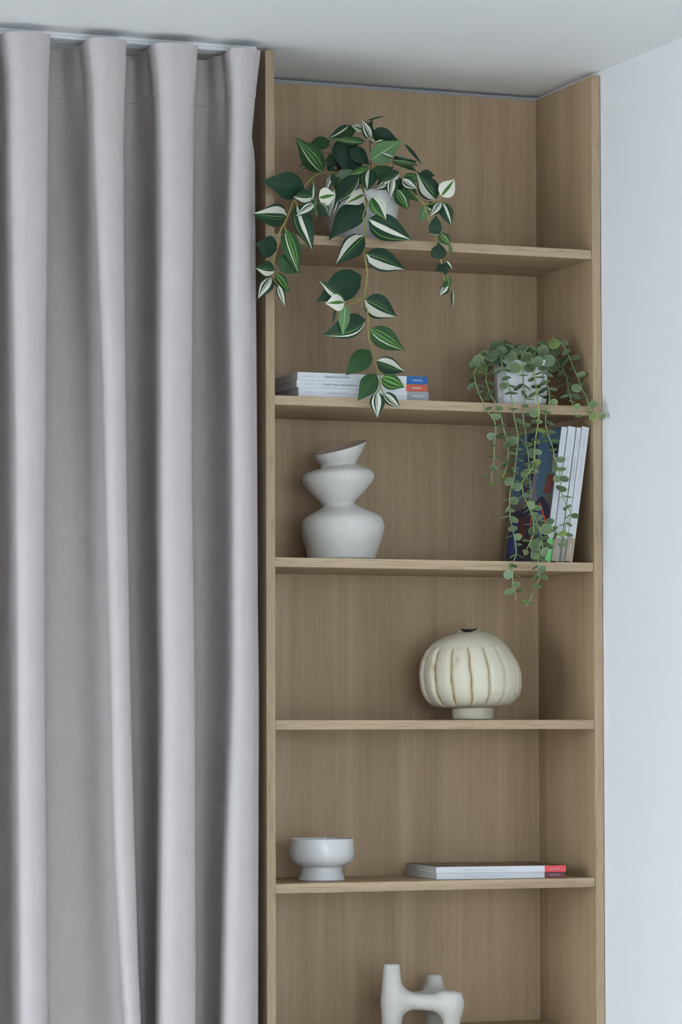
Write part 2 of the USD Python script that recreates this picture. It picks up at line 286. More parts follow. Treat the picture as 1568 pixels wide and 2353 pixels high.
TABLE = {  # v: left soft edge and right edge of the four waves in view (pixels of the photograph)
 'v': [100, 185, 300, 400, 500, 600, 700, 800, 1000, 1200, 1400, 1600, 1800, 2000, 2200, 2353],
 'L1': [4, 14, 16, 17, 19, 22, 24, 26, 30, 32, 34, 36, 37, 39, 40, 41], 'R1': [117, 113, 112, 111, 110, 109, 108, 106, 105, 103, 103, 103, 105, 108, 109, 110],
 'L2': [196, 205, 208, 212, 217, 221, 226, 231, 237, 241, 247, 252, 255, 262, 273, 283], 'R2': [292, 289.5, 286, 286, 286, 287, 288, 289, 291, 293.5, 298, 301.5, 307, 313, 319, 326],
 'L3': [346, 356, 361, 363, 364, 365, 364, 363, 363, 363, 366, 370, 368, 365, 362, 360], 'R3': [456, 450, 446, 445, 445, 444, 443, 443, 442, 444, 446, 448, 449, 449, 450, 450],
 'L4': [520, 529, 528, 526, 524, 524, 524, 527, 530, 531, 531, 530, 523, 516, 512, 509], 'R4': [600, 590, 580, 578, 578, 579, 580, 581, 583, 584, 585, 588, 587, 586, 585, 584]}
def curtain_row(v, z):
    g = lambda k: float(np.interp(v, TABLE['v'], TABLE[k]))
    edges = [(g('L%d' % k), g('R%d' % k)) for k in (1, 2, 3, 4)]
    for j in range(9):
        edges.insert(0, (edges[0][0]-172-6*math.sin(j*2.1), edges[0][1]-172-6*math.sin(j*2.1+0.4)))
    P = []; soft = np.clip((v-250)/1000, 0, 1)
    for i, (l, r) in enumerate(edges):
        w = r-l; last = i == len(edges)-1
        K = 480.0; at = lambda x, Y: (x-K*Y, Y)                # x: pixels along the shelf front
        xl, xr_ = l-12, r-20
        P += [(l-1, -0.010), (l+0.10*w, -0.037), (l+0.42*w, -0.053), (l+0.72*w, -0.052), at(xr_-1, -0.040)]
        if not last:
            n_ = edges[i+1][0]-12; lo = soft*0.6 if i == len(edges)-4 else 0.0
            g0 = edges[i+1][0]-r
            g0 = edges[i+1][0]-r; l2 = edges[i+1][0]; dp = 0.092+0.036*np.clip((v-180)/250, 0, 1)-(0.012 if i == len(edges)-2 else 0)
            tight = [(r-11, 0.0), (r-19, 0.045), (r-18, dp-0.016), (r+0.10*g0, dp), (r+0.36*g0, dp-0.010), (r+0.66*g0, dp-0.046), (r+0.88*g0, 0.024)]
            gp = n_-xr_
            slack = [at(xr_+12, -0.022), at(xr_+30, 0.0), at(xr_+48, 0.018), at(xr_+0.60*gp, 0.040), at(xr_+0.75*gp, 0.046), at(xr_+0.9*gp, 0.036), at(n_-3, 0.018)]
            P += [((1-lo)*p[0]+lo*q[0], (1-lo)*p[1]+lo*q[1]) for p, q in zip(tight, slack)]
        else:
            e = float(np.interp(v, [0, 262, 300, 340, 600, 800, 1000, 1400, 1600, 2000, 2353], [r-8, 574, 582.5, 586, 587, 588.5, 589.5, 591.5, 594, 593, 592.5]))
            P += [(r-5, -0.022), (r-7.5, -0.008), (min(r-5, e-5), 0.004), (e-1.5, 0.010), (e, 0.014)]
    w = []
    for u, Y in P:
        a = px(u, v, Y); w.append((a[0], Y))
    return np.array(w)
ztop = CEIL-0.0185
NS_ = 520
zs = np.concatenate([np.linspace(ztop, ztop-0.088, 14), np.linspace(ztop-0.0885, ztop-0.0915, 5), np.linspace(ztop-0.10, 0.012, 96)])
seam = ztop-0.090
rows, NS = [], 520
for z in zs:
    v = proj((-0.28, -0.05, z))[1]
    c = curtain_row(min(max(v, 92), 2360), z)
    s = spline(c, NS)
    t = np.gradient(s, axis=0); nrm = np.stack([t[:, 1], -t[:, 0]], 1); nrm /= np.linalg.norm(nrm, axis=1, keepdims=True)
    off = 0.0007*np.clip((z-seam)/0.0012, 0, 1) - 0.0004*math.exp(-((z-seam)/0.0011)**2)
    xx = np.arange(NS)
    crease = meshkit.noise(np.stack([xx*0.05, np.full(NS, z*2.2), np.zeros(NS)], 1), 3)*0.0016*min(1, (ztop-z)*2.0) + meshkit.noise(np.stack([xx*0.16, np.full(NS, z*1.1), np.ones(NS)], 1), 5)*0.0022*max(0, 1-(ztop-z)/0.12)*np.clip(s[:, 1]/0.03, 0, 1)
    s = s + nrm*(off+crease)[:, None]
    rows.append(np.column_stack([s, np.full(NS, z)]))
V3 = np.array(rows); nr = len(zs); vv = V3.reshape(-1, 3); ff = []
i0 = (np.arange(nr-1)[:, None]*NS + np.arange(NS-1)[None, :]).ravel()
ff = np.concatenate([np.stack([i0, i0+NS, i0+NS+1], 1), np.stack([i0, i0+NS+1, i0+1], 1)])
cur = thing('curtain', 'floor length taupe grey wave curtain hanging left of the oak bookcase', 'curtain')
hd = int(np.argmin(abs(zs-seam)))
split = hd*(NS-1)
fr_ = np.tile(np.arange(nr-1)[:, None], (1, NS-1)).ravel(); fr_ = np.concatenate([fr_, fr_])
def sub(mask):
    m = trimesh.Trimesh(vv, ff[mask], process=False); m.remove_unreferenced_vertices(); return m
obj('drape', sub(fr_ >= hd), 'curtain_cloth', cur, smooth=True)
obj('heading_band', sub(fr_ < hd), 'curtain_cloth', cur, smooth=True)
# ------------------------------------------------------------------ vases and bowls
def skewed(rings, Y, k=72, back=0.0, squash=1.0):
    """rings from measured left and right points; the depth follows the width, so the body is round"""
    out = []; ph = np.linspace(0, 2*np.pi, k, endpoint=False)
    for uL, vL, uR, vR in rings:
        a, b = px(uL, vL, Y), px(uR, vR, Y); c = (a+b)/2; r = (b-a)/2
        n = np.linalg.norm(r)*squash; lat = RGT*1.0; lat[2] = 0; lat /= np.linalg.norm(lat); dep = np.array([-lat[1], lat[0], 0])
        out.append(c + np.cos(ph)[:, None]*(lat*np.linalg.norm(r[:2]) + np.array([0, 0, r[2]])) + np.sin(ph)[:, None]*(dep*n + np.array([0, 0, back if uL < 723 and vL < 1043 and vL > 1030 else 0.0])))
    return out
def dense(rings, n):
    from scipy.interpolate import PchipInterpolator
    R = np.array(rings, float); t = np.concatenate([[0], np.cumsum(np.hypot(np.diff(R[:, 0]), np.diff(R[:, 1])))])
    return PchipInterpolator(t, R)(np.linspace(0, t[-1], n))
def at_origin(m, o):
    m.vertices = m.vertices - np.asarray(o); return m

VY = 0.125
tiers = [(712, 1285.5, 858, 1286), (708, 1262, 865, 1262), (700, 1232, 874, 1232), (698, 1208, 877.5, 1212), (702, 1193, 872, 1193), (712, 1184, 861, 1183), (726, 1176, 842, 1174), (738, 1169, 824, 1166), (743.5, 1163, 812.5, 1157),
         (737, 1153, 815.5, 1151), (724, 1139, 826, 1139), (708, 1119, 843, 1118), (699, 1104, 854.5, 1099), (700, 1094, 852, 1088), (708, 1086, 842, 1079), (722, 1081.5, 826, 1072), (737, 1077.5, 817, 1066), (739, 1071, 818, 1060), (730, 1055, 828, 1041), (722.5, 1042, 839.5, 1014)]
base = px(786, 1286, VY); base[2] = SB[2]
outer = skewed(dense(tiers, 76), VY)
for i, rg in enumerate(outer):
    rg[:, 2] += (SB[2]-outer[0][:, 2].mean())*(1-i/75.0)
outer[0][:, 2] = SB[2]
tilt = np.linspace(0, 1, 14)**1.5*0.011
inner = []
for i in range(16):
    j = 75-i; c = outer[j].mean(0); q = c+(outer[j]-c)*0.93; inner.append(q)
for i in range(14):
    ph = np.linspace(0, 2*np.pi, 72, endpoint=False)
    outer[62+i][:, 2] += np.sin(ph)*tilt[i]
    if i < 12: inner[i][:, 2] += np.sin(ph)*tilt[13-i]
vz = thing('tiered_vase', 'white matte vase of three leaning tiers with a slanted mouth', 'vase', base)
obj('body', at_origin(trimesh.Trimesh(*loft(outer, True, False), process=False), base), 'matte_ceramic', vz, smooth=True)
obj('inside', at_origin(trimesh.Trimesh(*loft([outer[-1]]+inner, False, True), process=False), base), 'clay_inside', vz, smooth=40, label='brown unglazed inside of the mouth')

# ribbed round vase
RYv = 0.125; rb = px(1087, 1652, RYv); rb[2] = SB[3]
prof = [(1046, 1653, 1130, 1653), (1044, 1646, 1131, 1646), (1043, 1634, 1131.5, 1634), (1043, 1628, 1132, 1628), (1018, 1626.5, 1142, 1624.5), (1004, 1623, 1158, 1621), (995, 1616, 1170, 1614), (984, 1600, 1182, 1598), (977, 1578, 1187, 1575), (974.3, 1550, 1186.5, 1553), (977, 1525, 1180, 1528), (985.5, 1500, 1166, 1500), (995, 1485, 1155, 1483), (1006, 1473.6, 1147, 1473), (1021, 1465, 1136, 1463), (1036, 1459, 1124, 1455), (1050, 1455, 1106, 1451)]
N, K = 96, 360; R_ = dense(prof, N); rings = skewed(R_, RYv, K); ph = np.linspace(0, 2*np.pi, K, endpoint=False); groove = []
phn = meshkit.noise(np.stack([np.cos(ph)*1.3, np.sin(ph)*1.3, np.zeros(K)], 1), 9)
for i in range(N):
    rings[i][:, 2] += (SB[3]-rings[0][:, 2].mean())*(1-i/(N-1.0)) if i < 30 else 0
    v = (R_[i, 1]+R_[i, 3])/2; c = rings[i].mean(0)
    env = np.clip((1627-v)/7, 0, 1)*np.clip((v-(1478+5*phn+9*np.cos(ph-4.35)))/6, 0, 1)
    wob = 0.07*meshkit.noise(np.stack([np.cos(ph)*2, np.sin(ph)*2, np.full(K, v/24.0)], 1), 2)
    x = (ph/(2*np.pi)*16+wob+0.20*phn) % 1.0
    dg = np.minimum(x, 1-x); g = np.exp(-(dg/0.085)**1.3)*env
    step = (x-0.5)*0.034*env
    rough = 0.012*meshkit.noise(np.stack([np.cos(ph)*3, np.sin(ph)*3, np.full(K, v/30.0)], 1), 4)
    rings[i] = c+(rings[i]-c)*(1-0.085*g+step+rough+0.020*env)[:, None]
    groove.append(0.62-np.clip(np.exp(-(dg/0.048)**2)*env, 0, 1)*0.56)
lip, hole = [], []
cm = rings[-1].mean(0); wrap = lambda a, c, w: np.exp(-(((a-c+np.pi) % (2*np.pi)-np.pi)/w)**2)
lift = 0.0052*wrap(ph, 0.25, 0.75)+0.0034*wrap(ph, 2.75, 0.7)+0.0035*wrap(ph, 1.57, 0.8)-0.0050*wrap(ph, 4.45, 0.62)
for q, (s_c, dz, lf) in enumerate(((0.90, 0.0014, 0.35), (0.78, 0.0030, 0.8), (0.66, 0.0034, 1.0), (0.60, 0.0030, 1.0))):
    r2 = cm+(rings[-1]-cm)*s_c; r2[:, 2] = cm[2]+dz+lift*lf; lip.append(r2); groove.append(np.full(K, 0.62 if q < 3 else 0.35))
for s_c, dz, lf in ((0.595, 0.0028, 1.0), (0.56, 0.0, 0.6), (0.8, -0.02, 0.0), (1.1, -0.06, 0.0)):
    r2 = cm+(rings[-1]-cm)*s_c; r2[:, 2] = cm[2]+dz+lift*lf; hole.append(r2)
v_, f_ = loft(rings+lip, True, False)
uvr = np.column_stack([np.concatenate([np.concatenate(groove), [0.6]]), np.zeros(len(v_))])
rv = thing('ribbed_vase', 'round cream ceramic vase with deep vertical ribs and a small foot', 'vase', rb)
obj('body', at_origin(trimesh.Trimesh(v_, f_, process=False), rb), 'ribbed_ceramic', rv, smooth=True, uv=uvr)
obj('inside', at_origin(trimesh.Trimesh(*loft([lip[-1]]+hole, False, True), process=False), rb), 'dark_inside', rv, smooth=True, label='dark inside of the mouth')

# footed bowl holding a candle
BY = 0.115; bo = px(739, 2022, BY); bo[2] = SB[4]
sc = np.linalg.norm(px(740, 1980, BY)-px(741, 1980, BY)); zr = lambda v: SB[4]+(2022-v)*sc-bo[2]
bp = [(0, zr(2022)), (49.5*sc, zr(2022)), (50.2*sc, zr(2020.5)), (48*sc, zr(2012)), (45.2*sc, zr(2003)), (44.4*sc, zr(1996)), (46*sc, zr(1993)), (54*sc, zr(1990.5)), (62*sc, zr(1986)), (68*sc, zr(1979)), (70.8*sc, zr(1968)), (71*sc, zr(1955)), (69.5*sc, zr(1940)), (68.6*sc, zr(1934)), (68*sc, zr(1932.7)), (66.8*sc, zr(1932.7)), (66*sc, zr(1936)), (66.4*sc, zr(1950)), (0, zr(1950))]
bw = thing('footed_bowl', 'white glazed footed bowl with a candle in it', 'bowl', bo)
obj('bowl', turn(bp, 72), 'glazed_white', bw, smooth=35)
obj('candle_wax', turn([(0, zr(1952)), (65.6*sc, zr(1952)), (65.6*sc, zr(1935.5)), (50*sc, zr(1936.5)), (0, zr(1936.5))], 48), 'wax', bw, smooth=35)
for dx, dy in ((6, 0), (9.5, 4)):
    obj('wick', tube([(dx*sc, dy*sc, zr(1940)), (dx*sc, dy*sc, zr(1933)), (dx*sc+0.001, dy*sc, zr(1928.5))], 0.0011), 'wick', bw)

# branching three column holder on the lowest visible shelf
SYm = 0.10
def sculpture():
    zc = lambda v: px(960, v, SYm)[2]
    X = lambda u, Y: px(u, 2300, Y)[0]
    cols = [(X(900.5, 0.095), 0.095, zc(2212), 0.0155, 0.0188), (X(1038, 0.075), 0.075, zc(2285.5), 0.0162, 0.0168), (X(998, 0.175), 0.175, zc(2247), 0.0160, 0.0175)]
    zl = SB[5]; za = zc(2300)
    arms = [((cols[0][0]+0.014, 0.0925, za+0.0035), (cols[1][0]-0.004, 0.075, za-0.006), 0.0165), ((cols[0][0]+0.012, 0.107, za+0.002), (cols[2][0], 0.175, za), 0.014), ((cols[1][0], 0.075, za-0.006), (cols[2][0], 0.175, za), 0.013)]
    def seg(p, a, b):
        ax, ay, az = a; dx, dy, dz = b[0]-ax, b[1]-ay, b[2]-az; qx, qy, qz = p[0]-ax, p[1]-ay, p[2]-az
        h = max(0.0, min(1.0, (qx*dx+qy*dy+qz*dz)/(dx*dx+dy*dy+dz*dz)))
        return math.sqrt((qx-h*dx)**2+(qy-h*dy)**2+(qz-h*dz)**2)
    def f(x, y, z):
        d = 1e9
        for i, (cx, cy, zt, r1, r0) in enumerate(cols):
            t = (z-zl)/(zt-zl); r = r0+(r1-r0)*max(0, min(1, t))**2
            if i == 0: r += 0.0018*math.sin(math.pi*max(0, min(1, t)))
            q = math.hypot(x-cx, y-cy)-r
            w = z-zt; k = 0.004; h = max(k-abs(q-w), 0)/k; q = max(q, w)+h*h*k*0.25
            k = 0.034; h = max(k-abs(d-q), 0)/k; d = min(d, q)-h*h*k*0.25 if i else q
        for a, b, r in arms:
            q = seg((x, y, z), a, b)-r; k = 0.028; h = max(k-abs(d-q), 0)/k; d = min(d, q)-h*h*k*0.25
        return -max(d, zl-z)
    xs = [c[0] for c in cols]; bnd = [min(xs)-0.035, 0.03, zl-0.006, max(xs)+0.035, 0.215, cols[0][2]+0.01]
    m = manifold3d.Manifold.level_set(f, bnd, 0.0042).to_mesh()
    t = trimesh.Trimesh(m.vert_properties[:, :3], m.tri_verts, process=False); trimesh.smoothing.filter_taubin(t, iterations=12)
    t.vertices[:, 2] = np.maximum(t.vertices[:, 2], zl); return t
so = np.array([px(960, 2300, SYm)[0], SYm, SB[5]])
sv = thing('sculptural_candle_holder', 'off-white ceramic holder of three joined columns on an arched base', 'candle holder', so)
obj('body', at_origin(sculpture(), so), 'sculpture_ceramic', sv, smooth=True)

# ------------------------------------------------------------------ books
def flat_text(s, h, x, z, y, depth=0.00012, bold=False, fit=None):
    """lettering on a spine: reads along +x, up is +z, faces -y, at (x, z)"""
    m = meshkit.text_mesh(s, h, depth, bold); v = m.vertices.copy()
    if fit: v[:, 0] *= fit/max(v[:, 0].max(), 1e-6)
    m.vertices = np.stack([v[:, 0]+x, y-v[:, 2], v[:, 1]+z], 1); return m
def book(label, matrix, L, th, depth, band, texts, band_from, cover='cover_white', group=None, art=None, lowback=None):
    b = thing('book', label, 'book', group=group, matrix=matrix)
    c = 0.0004
    obj('cover', cat([bx(0, L, 0, depth, 0, c), bx(0, L, 0, depth, th-c, th), bx(0, L, 0, 0.0006, c, th-c)]), 'cover_white', b)
    obj('pages', bx(0.0008, L-0.0008, 0.0006, depth-0.001, c, th-c), 'page_edges', b)
    if band: obj('spine_band', bx(band_from, L, -0.0002, 0.00005, 0.0, th), band, b, label='coloured band at the end of the spine')
    for s, h, x, z, ink, fit in texts:
        obj('spine_lettering', flat_text(s, h, x, z, -0.0002 if x < band_from else -0.0003, fit=fit), ink, b)
    if art: art(b, L, th, depth)
    return b
def flat_matrix(u, v, Y, z, du=0.0):
    x = px(u, v, Y)[0]; return Gf.Matrix4d().SetTranslate(Gf.Vec3d(x, Y, z))
SP = 0.016
u_m = lambda u0, u1, v, Y: px(u1, v, Y)[0]-px(u0, v, Y)[0]
z0 = SB[1]
specs = [(686.4, 985.4, 935.7, 21.0, 'band_grey', 'lowest book of the stack of three, white spine with grey end', [('JERZY OMYLSKI', 0, 'ink_pale'), ('SZTUKA WSPÓŁCZESNA', 1, 'ink_grey')], 'TERMINARIUM'),
         (682.0, 982.7, 933.9, 16.4, 'band_orange', 'middle book of the stack of three, white spine with orange end', [('ELIZA OMYLSKA', 0, 'ink_pale'), ('DEKADY. WIELCY MISTRZOWIE XX WIEKU', 1, 'ink_dark')], 'TERRARIUM.EST'),
         (683.8, 982.4, 935.0, 18.0, 'band_blue', 'top book of the stack of three, white spine with blue end', [('ANNA OMYLSKA', 0, 'ink_pale'), ('FEMINIZM. SZTUKA KOBIET', 1, 'ink_dark')], 'TERRAGENTES')]
MM = u_m(800, 801, 880, SP)
for uL, uR, uB, tp, band, label, tx, end in specs:
    L = u_m(uL, uR, 880, SP); th = tp*0.000835; bf = u_m(uL, uB, 880, SP); h = 0.0031
    texts = [(tx[0][0], h, 12*MM, th/2-h/2, tx[0][2], 27*MM), (tx[1][0], h*1.03, 61*MM, th/2-h/2, tx[1][2], {'F': 59, 'D': 98, 'S': 50}[tx[1][0][0]]*MM), ('terra tom', h*0.8, 221*MM, th/2-h/2, 'ink_pale', 20*MM), (end, h*0.9, bf+12.5*MM, th/2-h/2, 'ink_white', 24.5*MM)]
    if band == 'band_grey': texts.insert(2, ('ALMANACH', h*0.9, 115*MM, th/2-h/2, 'ink_pale', 20*MM))
    book(label, flat_matrix(uL, 880, SP, z0), L, th, 0.205, band, texts, bf, group='books stacked on the second shelf')
    z0 += th+0.0003
# two magazines on the fifth shelf
z0 = SB[4]; SP2 = 0.046
for k, (uL, uR, uB, tp, band, label) in enumerate([(1003.7, 1298, 1251, 13.3, 'band_maroon', 'white paperback with maroon spine end under the red-ended one'), (1003.2, 1297.4, 1249.6, 14.2, 'band_red', 'white paperback with red spine end and dark photo cover, uppermost of two')]):
    MM2 = u_m(1100, 1101, 2008, SP2); L = u_m(uL, uR, 2008, SP2); th = tp*MM2*0.93; bf = u_m(uL, uB, 2008, SP2)
    texts = [('ANNA OMYLSKA', 0.0026, 60*MM2, th/2-0.0013, 'ink_pale', 28*MM2), ('FOTOGRAFIA POLSKA', 0.0026, 95*MM2, th/2-0.0013, 'ink_pale', 60*MM2), ('TERRARIUM' if k else 'TERRAGENT', 0.0026, bf+10*MM2, th/2-0.0013, 'ink_white' if False else 'ink_pale', 25*MM2)]
    def art(b, L, th, d): obj('cover_print', bx(0.001, L-0.001, 0.004, d-0.001, th, th+0.00015), 'cover_photo', b, label='dark photograph on the front cover')
    mt = Gf.Matrix4d().SetRotate(Gf.Rotation(Gf.Vec3d(0, 0, 1), -5.0-1.2*k)); mt.SetTranslateOnly(Gf.Vec3d(float(px(uL, 2008, SP2)[0]), SP2, float(z0)))
    book(label, mt, L*0.970, th, 0.212, band, [(a, b_, c*0.970, d, e, f) for a, b_, c, d, e, f in texts], bf*0.970, art=art if k else None, group='paperbacks lying on the fifth shelf')
    z0 += th+0.0004
# four books leaning against the right side of the shelf
SP3 = 0.012; ang = math.radians(8.2); ca, sa = math.cos(ang), math.sin(ang)
lean = [(1294.7, 981.8, 1308.8, 1250.5, 1265.4, 1239.0, 'band_green', 'leaning white book with green spine foot and blue picture cover', 'SZTUKA ULICY'),
        (1309.7, 981.2, 1328.3, 1267.3, 1285.0, 1238.0, 'band_beige', 'leaning white book with beige spine foot, second from the picture cover', 'MODERNIZM I KOBIETY'),
        (1329.5, 982.7, 1340.6, 1286.7, 1297.7, 1238.0, 'band_olive', 'thin leaning white book with dark olive spine foot', 'ALFABET POLSKIEGO DIZAJNU'),
        (1342.0, 982.0, 1360.0, 1299.0, 1316.0, 1237.0, 'band_tan', 'leaning white book with tan spine foot, nearest the side panel', 'DIZAJN MIASTA I OGRODU')]
def picture(b, L, th, d):
    """flat printed shapes on the left-facing cover: x from the top down, y from the spine back"""
    sh = [('print_teal', [(0, 0), (0, 1), (.52, 1), (.50, 0)]), ('print_floor', [(.50, 0), (.52, 1), (1, 1), (1, 0)]), ('print_deep', [(.02, .55), (.0, .78), (.5, .80), (.52, .52), (.2, .46)]),
          ('print_black', [(.13, .02), (.12, .20), (.16, .22), (.20, .12), (.19, .02)]), ('print_cream', [(.20, .03), (.20, .12), (.30, .12), (.30, .03)]), ('print_brick', [(.36, .03), (.34, .20), (.49, .24), (.49, .03)]),
          ('print_grey', [(.20, .40), (.18, .46), (.45, .56), (.56, .58), (.60, .42), (.53, .34), (.46, .44)]), ('print_navy', [(.60, .02), (.50, .26), (.56, .44), (.60, .92), (.98, .96), (.99, .30), (.88, .06)]),
          ('print_blue', [(.58, .18), (.62, .40), (.86, .34), (.84, .12)]), ('print_blue', [(.68, .72), (.66, .88), (.92, .92), (.93, .66)]), ('print_red', [(.63, .58), (.66, .74), (.84, .72), (.83, .55)]),
          ('print_orange', [(.55, .27), (.555, .30), (.70, .12), (.80, .06), (.80, .03), (.69, .09)]), ('print_orange', [(.66, .44), (.66, .47), (.86, .38), (.92, .34), (.92, .31), (.85, .35)]), ('print_orange', [(.78, .58), (.78, .60), (.95, .50), (.95, .48)]), ('print_black', [(.84, .40), (.80, .62), (.90, .64), (.94, .40)])]
    for i, (m, p) in enumerate(sh):
        e = trimesh.creation.extrude_polygon(Polygon([(a*L, 0.001+q*(d-0.002)) for a, q in p]).buffer(0), 0.00006, engine='earcut')
        e.vertices[:, 2] = -e.vertices[:, 2]-0.00005*i; e.invert(); obj('cover_print', e, m, b)
for i, (uT, vT, uT2, uB0, uB, vBand, band, label, title) in enumerate(lean):
    th = (uT2-uT)*0.00088*ca
    Pb = px(uB, 1291.5, SP3); Pb[2] = SB[2]
    top = px(uT2, vT+2, SP3); L = math.hypot(top[0]-Pb[0], top[2]-Pb[2])
    ex, ey, ez = np.array([-sa, 0, -ca]), np.array([0, 1, 0]), np.array([ca, 0, -sa])
    o = Pb-ex*L-ez*th+np.array([0, 0, 0.0003])
    mt = Gf.Matrix4d(*[float(q) for q in (*ex, 0, *ey, 0, *ez, 0, *o, 1)]); bf = L*(vBand-vT)/(1291.5-vT); h = 0.0029
    texts = [('JERZY OMYLSKI', h, 0.018, th/2-h/2, 'ink_pale', 0.026), (title, h*1.05, 0.058, th/2-h/2, 'ink_grey' if i == 2 else 'ink_pale', 0.052), ('TERRARIUM', h*0.9, bf+0.012, th/2-h/2, 'ink_white', 0.021)]
    book(label, mt, L, th, 0.205, band, texts, bf, art=picture if i == 0 else None, group='books leaning on the third shelf')

# ------------------------------------------------------------------ plants
PXM = 0.00086                                                  # metres per pixel at the depth of the shelves
def leaf_mesh(b, t, w, roll, arch, fold, n=12, m=6, k=1.0):
    """an ovate pointed leaf from b to t: V-folded on its midrib and arched along its length"""
    b, t = np.asarray(b), np.asarray(t); a = t-b; L = np.linalg.norm(a); a = a/L
    d = (b+t)/2-EYE; d /= np.linalg.norm(d)
    side = np.cross(a, d)
    if np.linalg.norm(side) < 0.05: side = np.cross(a, [1, 0, 0.3])
    side /= np.linalg.norm(side); nrm = np.cross(side, a)
    if nrm@d > 0: nrm = -nrm
    side, nrm = side*math.cos(roll)+nrm*math.sin(roll), nrm*math.cos(roll)-side*math.sin(roll)
    T_ = np.linspace(0, 1, n)**0.9; S = np.linspace(-1, 1, m+1)
    f = T_**0.50*(1-T_)**1.08*(1+0.25*np.sin(np.pi*T_)**2); f = f/f.max(); f[-1] = 0; f[0] = 0.06
    v, uv = [], []
    for i, tt in enumerate(T_):
        for s in S:
            h = arch*L*math.sin(math.pi*tt)*0.9 - arch*0.6*L*tt**3 - fold*w*f[i]*abs(s)**1.3 + 0.03*w*math.sin(7*tt+3*s)*f[i]
            v.append(b+a*tt*L+side*(s*w*f[i])+nrm*h); uv.append(((s+1)/2, tt))
    q = m+1; F_ = []
    for i in range(n-1):
        for j in range(m):
            o = i*q+j; F_ += [[o, o+1, o+q+1], [o, o+q+1, o+q]]
    return trimesh.Trimesh(np.array(v), np.array(F_), process=False), np.array(uv)
def put_leaf(parent, o, mt, b, t, w, roll, arch, fold, flip=False, **kw):
    m, uv = leaf_mesh(b, t, w, roll, arch, fold, **kw)
    if flip: uv[:, 0] = 1-uv[:, 0]
    m.vertices = m.vertices-o
    return obj('leaf', m, mt, parent, smooth=True, uv=uv)
def vine(P, n=None, jig=0.0):
    w = np.array([px(u, v, Y) for u, v, Y in P]); return spline(w, n or max(12, 4*len(P)))

# the variegated trailing plant on the top shelf
PY = 0.112
po = px(829, 545, PY); po[2] = SB[0]
vp = thing('trailing_plant', 'large trailing plant with dark green leaves striped white and lime in a grey pot', 'potted plant', po)
zq = lambda v: px(829, v, PY)[2]-po[2]
vb = proj(po)[1]
pr = [(0, 0), (50, 0), (57, 1.5), (60, 4), (68, 21), (76, 40), (82, 55), (87, 84), (89, 112), (88.5, 118), (86, 119), (83, 116), (80, 90), (76, 84), (0, 84)]
obj('pot', turn([(r*PXM*0.985, z*PXM*0.99) for r, z in pr], 72), 'cement_pot', vp, smooth=35)
obj('soil', turn([(0, 84.2*PXM), (76*PXM, 84.2*PXM), (60*PXM, 92*PXM), (0, 97*PXM)], 32), 'soil', vp)
VINES = [
 [(824, 420, .09), (828, 405, .05), (836, 440, .018), (843, 466, -.002), (835, 500, -.020), (840, 545, -.032), (837, 575, -.034), (845, 630, -.036), (838, 686, -.038), (846, 722, -.036), (847, 770, -.036), (858, 808, -.037), (868, 850, -.038), (875, 872, -.039), (874, 888, -.040), (866, 903, -.041)],
 [(874, 886, -.040), (877, 893, -.041), (882, 905, -.042)],
 [(839, 684, -.038), (818, 688, -.042), (790, 693, -.047)],
 [(832, 688, -.038), (815, 697, -.043), (800, 699, -.046), (795, 705, -.048)],
 [(800, 415, .10), (775, 397, .075), (740, 398, .05), (717, 410, .02), (692, 440, -.008), (675, 462, -.024), (664, 490, -.036), (655, 512, -.040), (643, 535, -.043), (641, 558, -.043), (632, 590, -.044), (629, 620, -.046), (630, 640, -.047), (640, 656, -.047)],
 [(658, 505, -.038), (654, 518, -.040), (658, 530, -.041)],
 [(677, 460, -.024), (682, 468, -.026), (684, 474, -.027)],
 [(717, 410, .02), (718, 435, .0), (717, 460, -.014)],
 [(870, 415, .10), (900, 402, .075), (925, 418, .045), (945, 440, .015), (962, 455, -.003), (975, 470, -.012), (985, 500, -.018), (1002, 535, -.021), (1003, 560, -.022), (1014, 600, -.023), (1019, 630, -.024), (1027, 655, -.025), (1040, 667, -.026)],
 [(974, 469, -.012), (995, 468, -.018), (1016, 466, -.024)],
 [(995, 467, -.018), (1008, 462, -.022), (1016, 451, -.024)],
 [(905, 385, .08), (905, 360, .075), (918, 340, .07), (932, 332, .065)],
 [(862, 405, .10), (880, 388, .09), (895, 370, .085), (905, 360, .08)],
 [(852, 400, .10), (853, 360, .095), (850, 330, .09), (856, 318, .085)],
 [(775, 400, .11), (770, 365, .105), (758, 335, .10), (752, 322, .10)],
 [(773, 370, .105), (760, 352, .10), (740, 349, .09)],
 [(846, 465, -.002), (840, 452, .0), (836, 444, .0)],
]
for i, P in enumerate(VINES):
    obj('stem', at_origin(tube(vine(P), 0.0021 if len(P) > 8 else 0.0014, 6, 0.0012), po), 'stem_brown' if i >= 13 and i < 16 else 'stem_olive', vp)
PLAIN, FRESH, LIME, BOLD, SIDE, MID, EDGE, STR, LW, CREAM, PALE, SILV = ('leaf_plain', 'leaf_fresh', 'leaf_lime', 'leaf_lime_bold', 'leaf_side_white', 'leaf_mid_white', 'leaf_edge_white', 'leaf_striped', 'leaf_lime_white', 'leaf_cream', 'leaf_pale', 'leaf_silver')
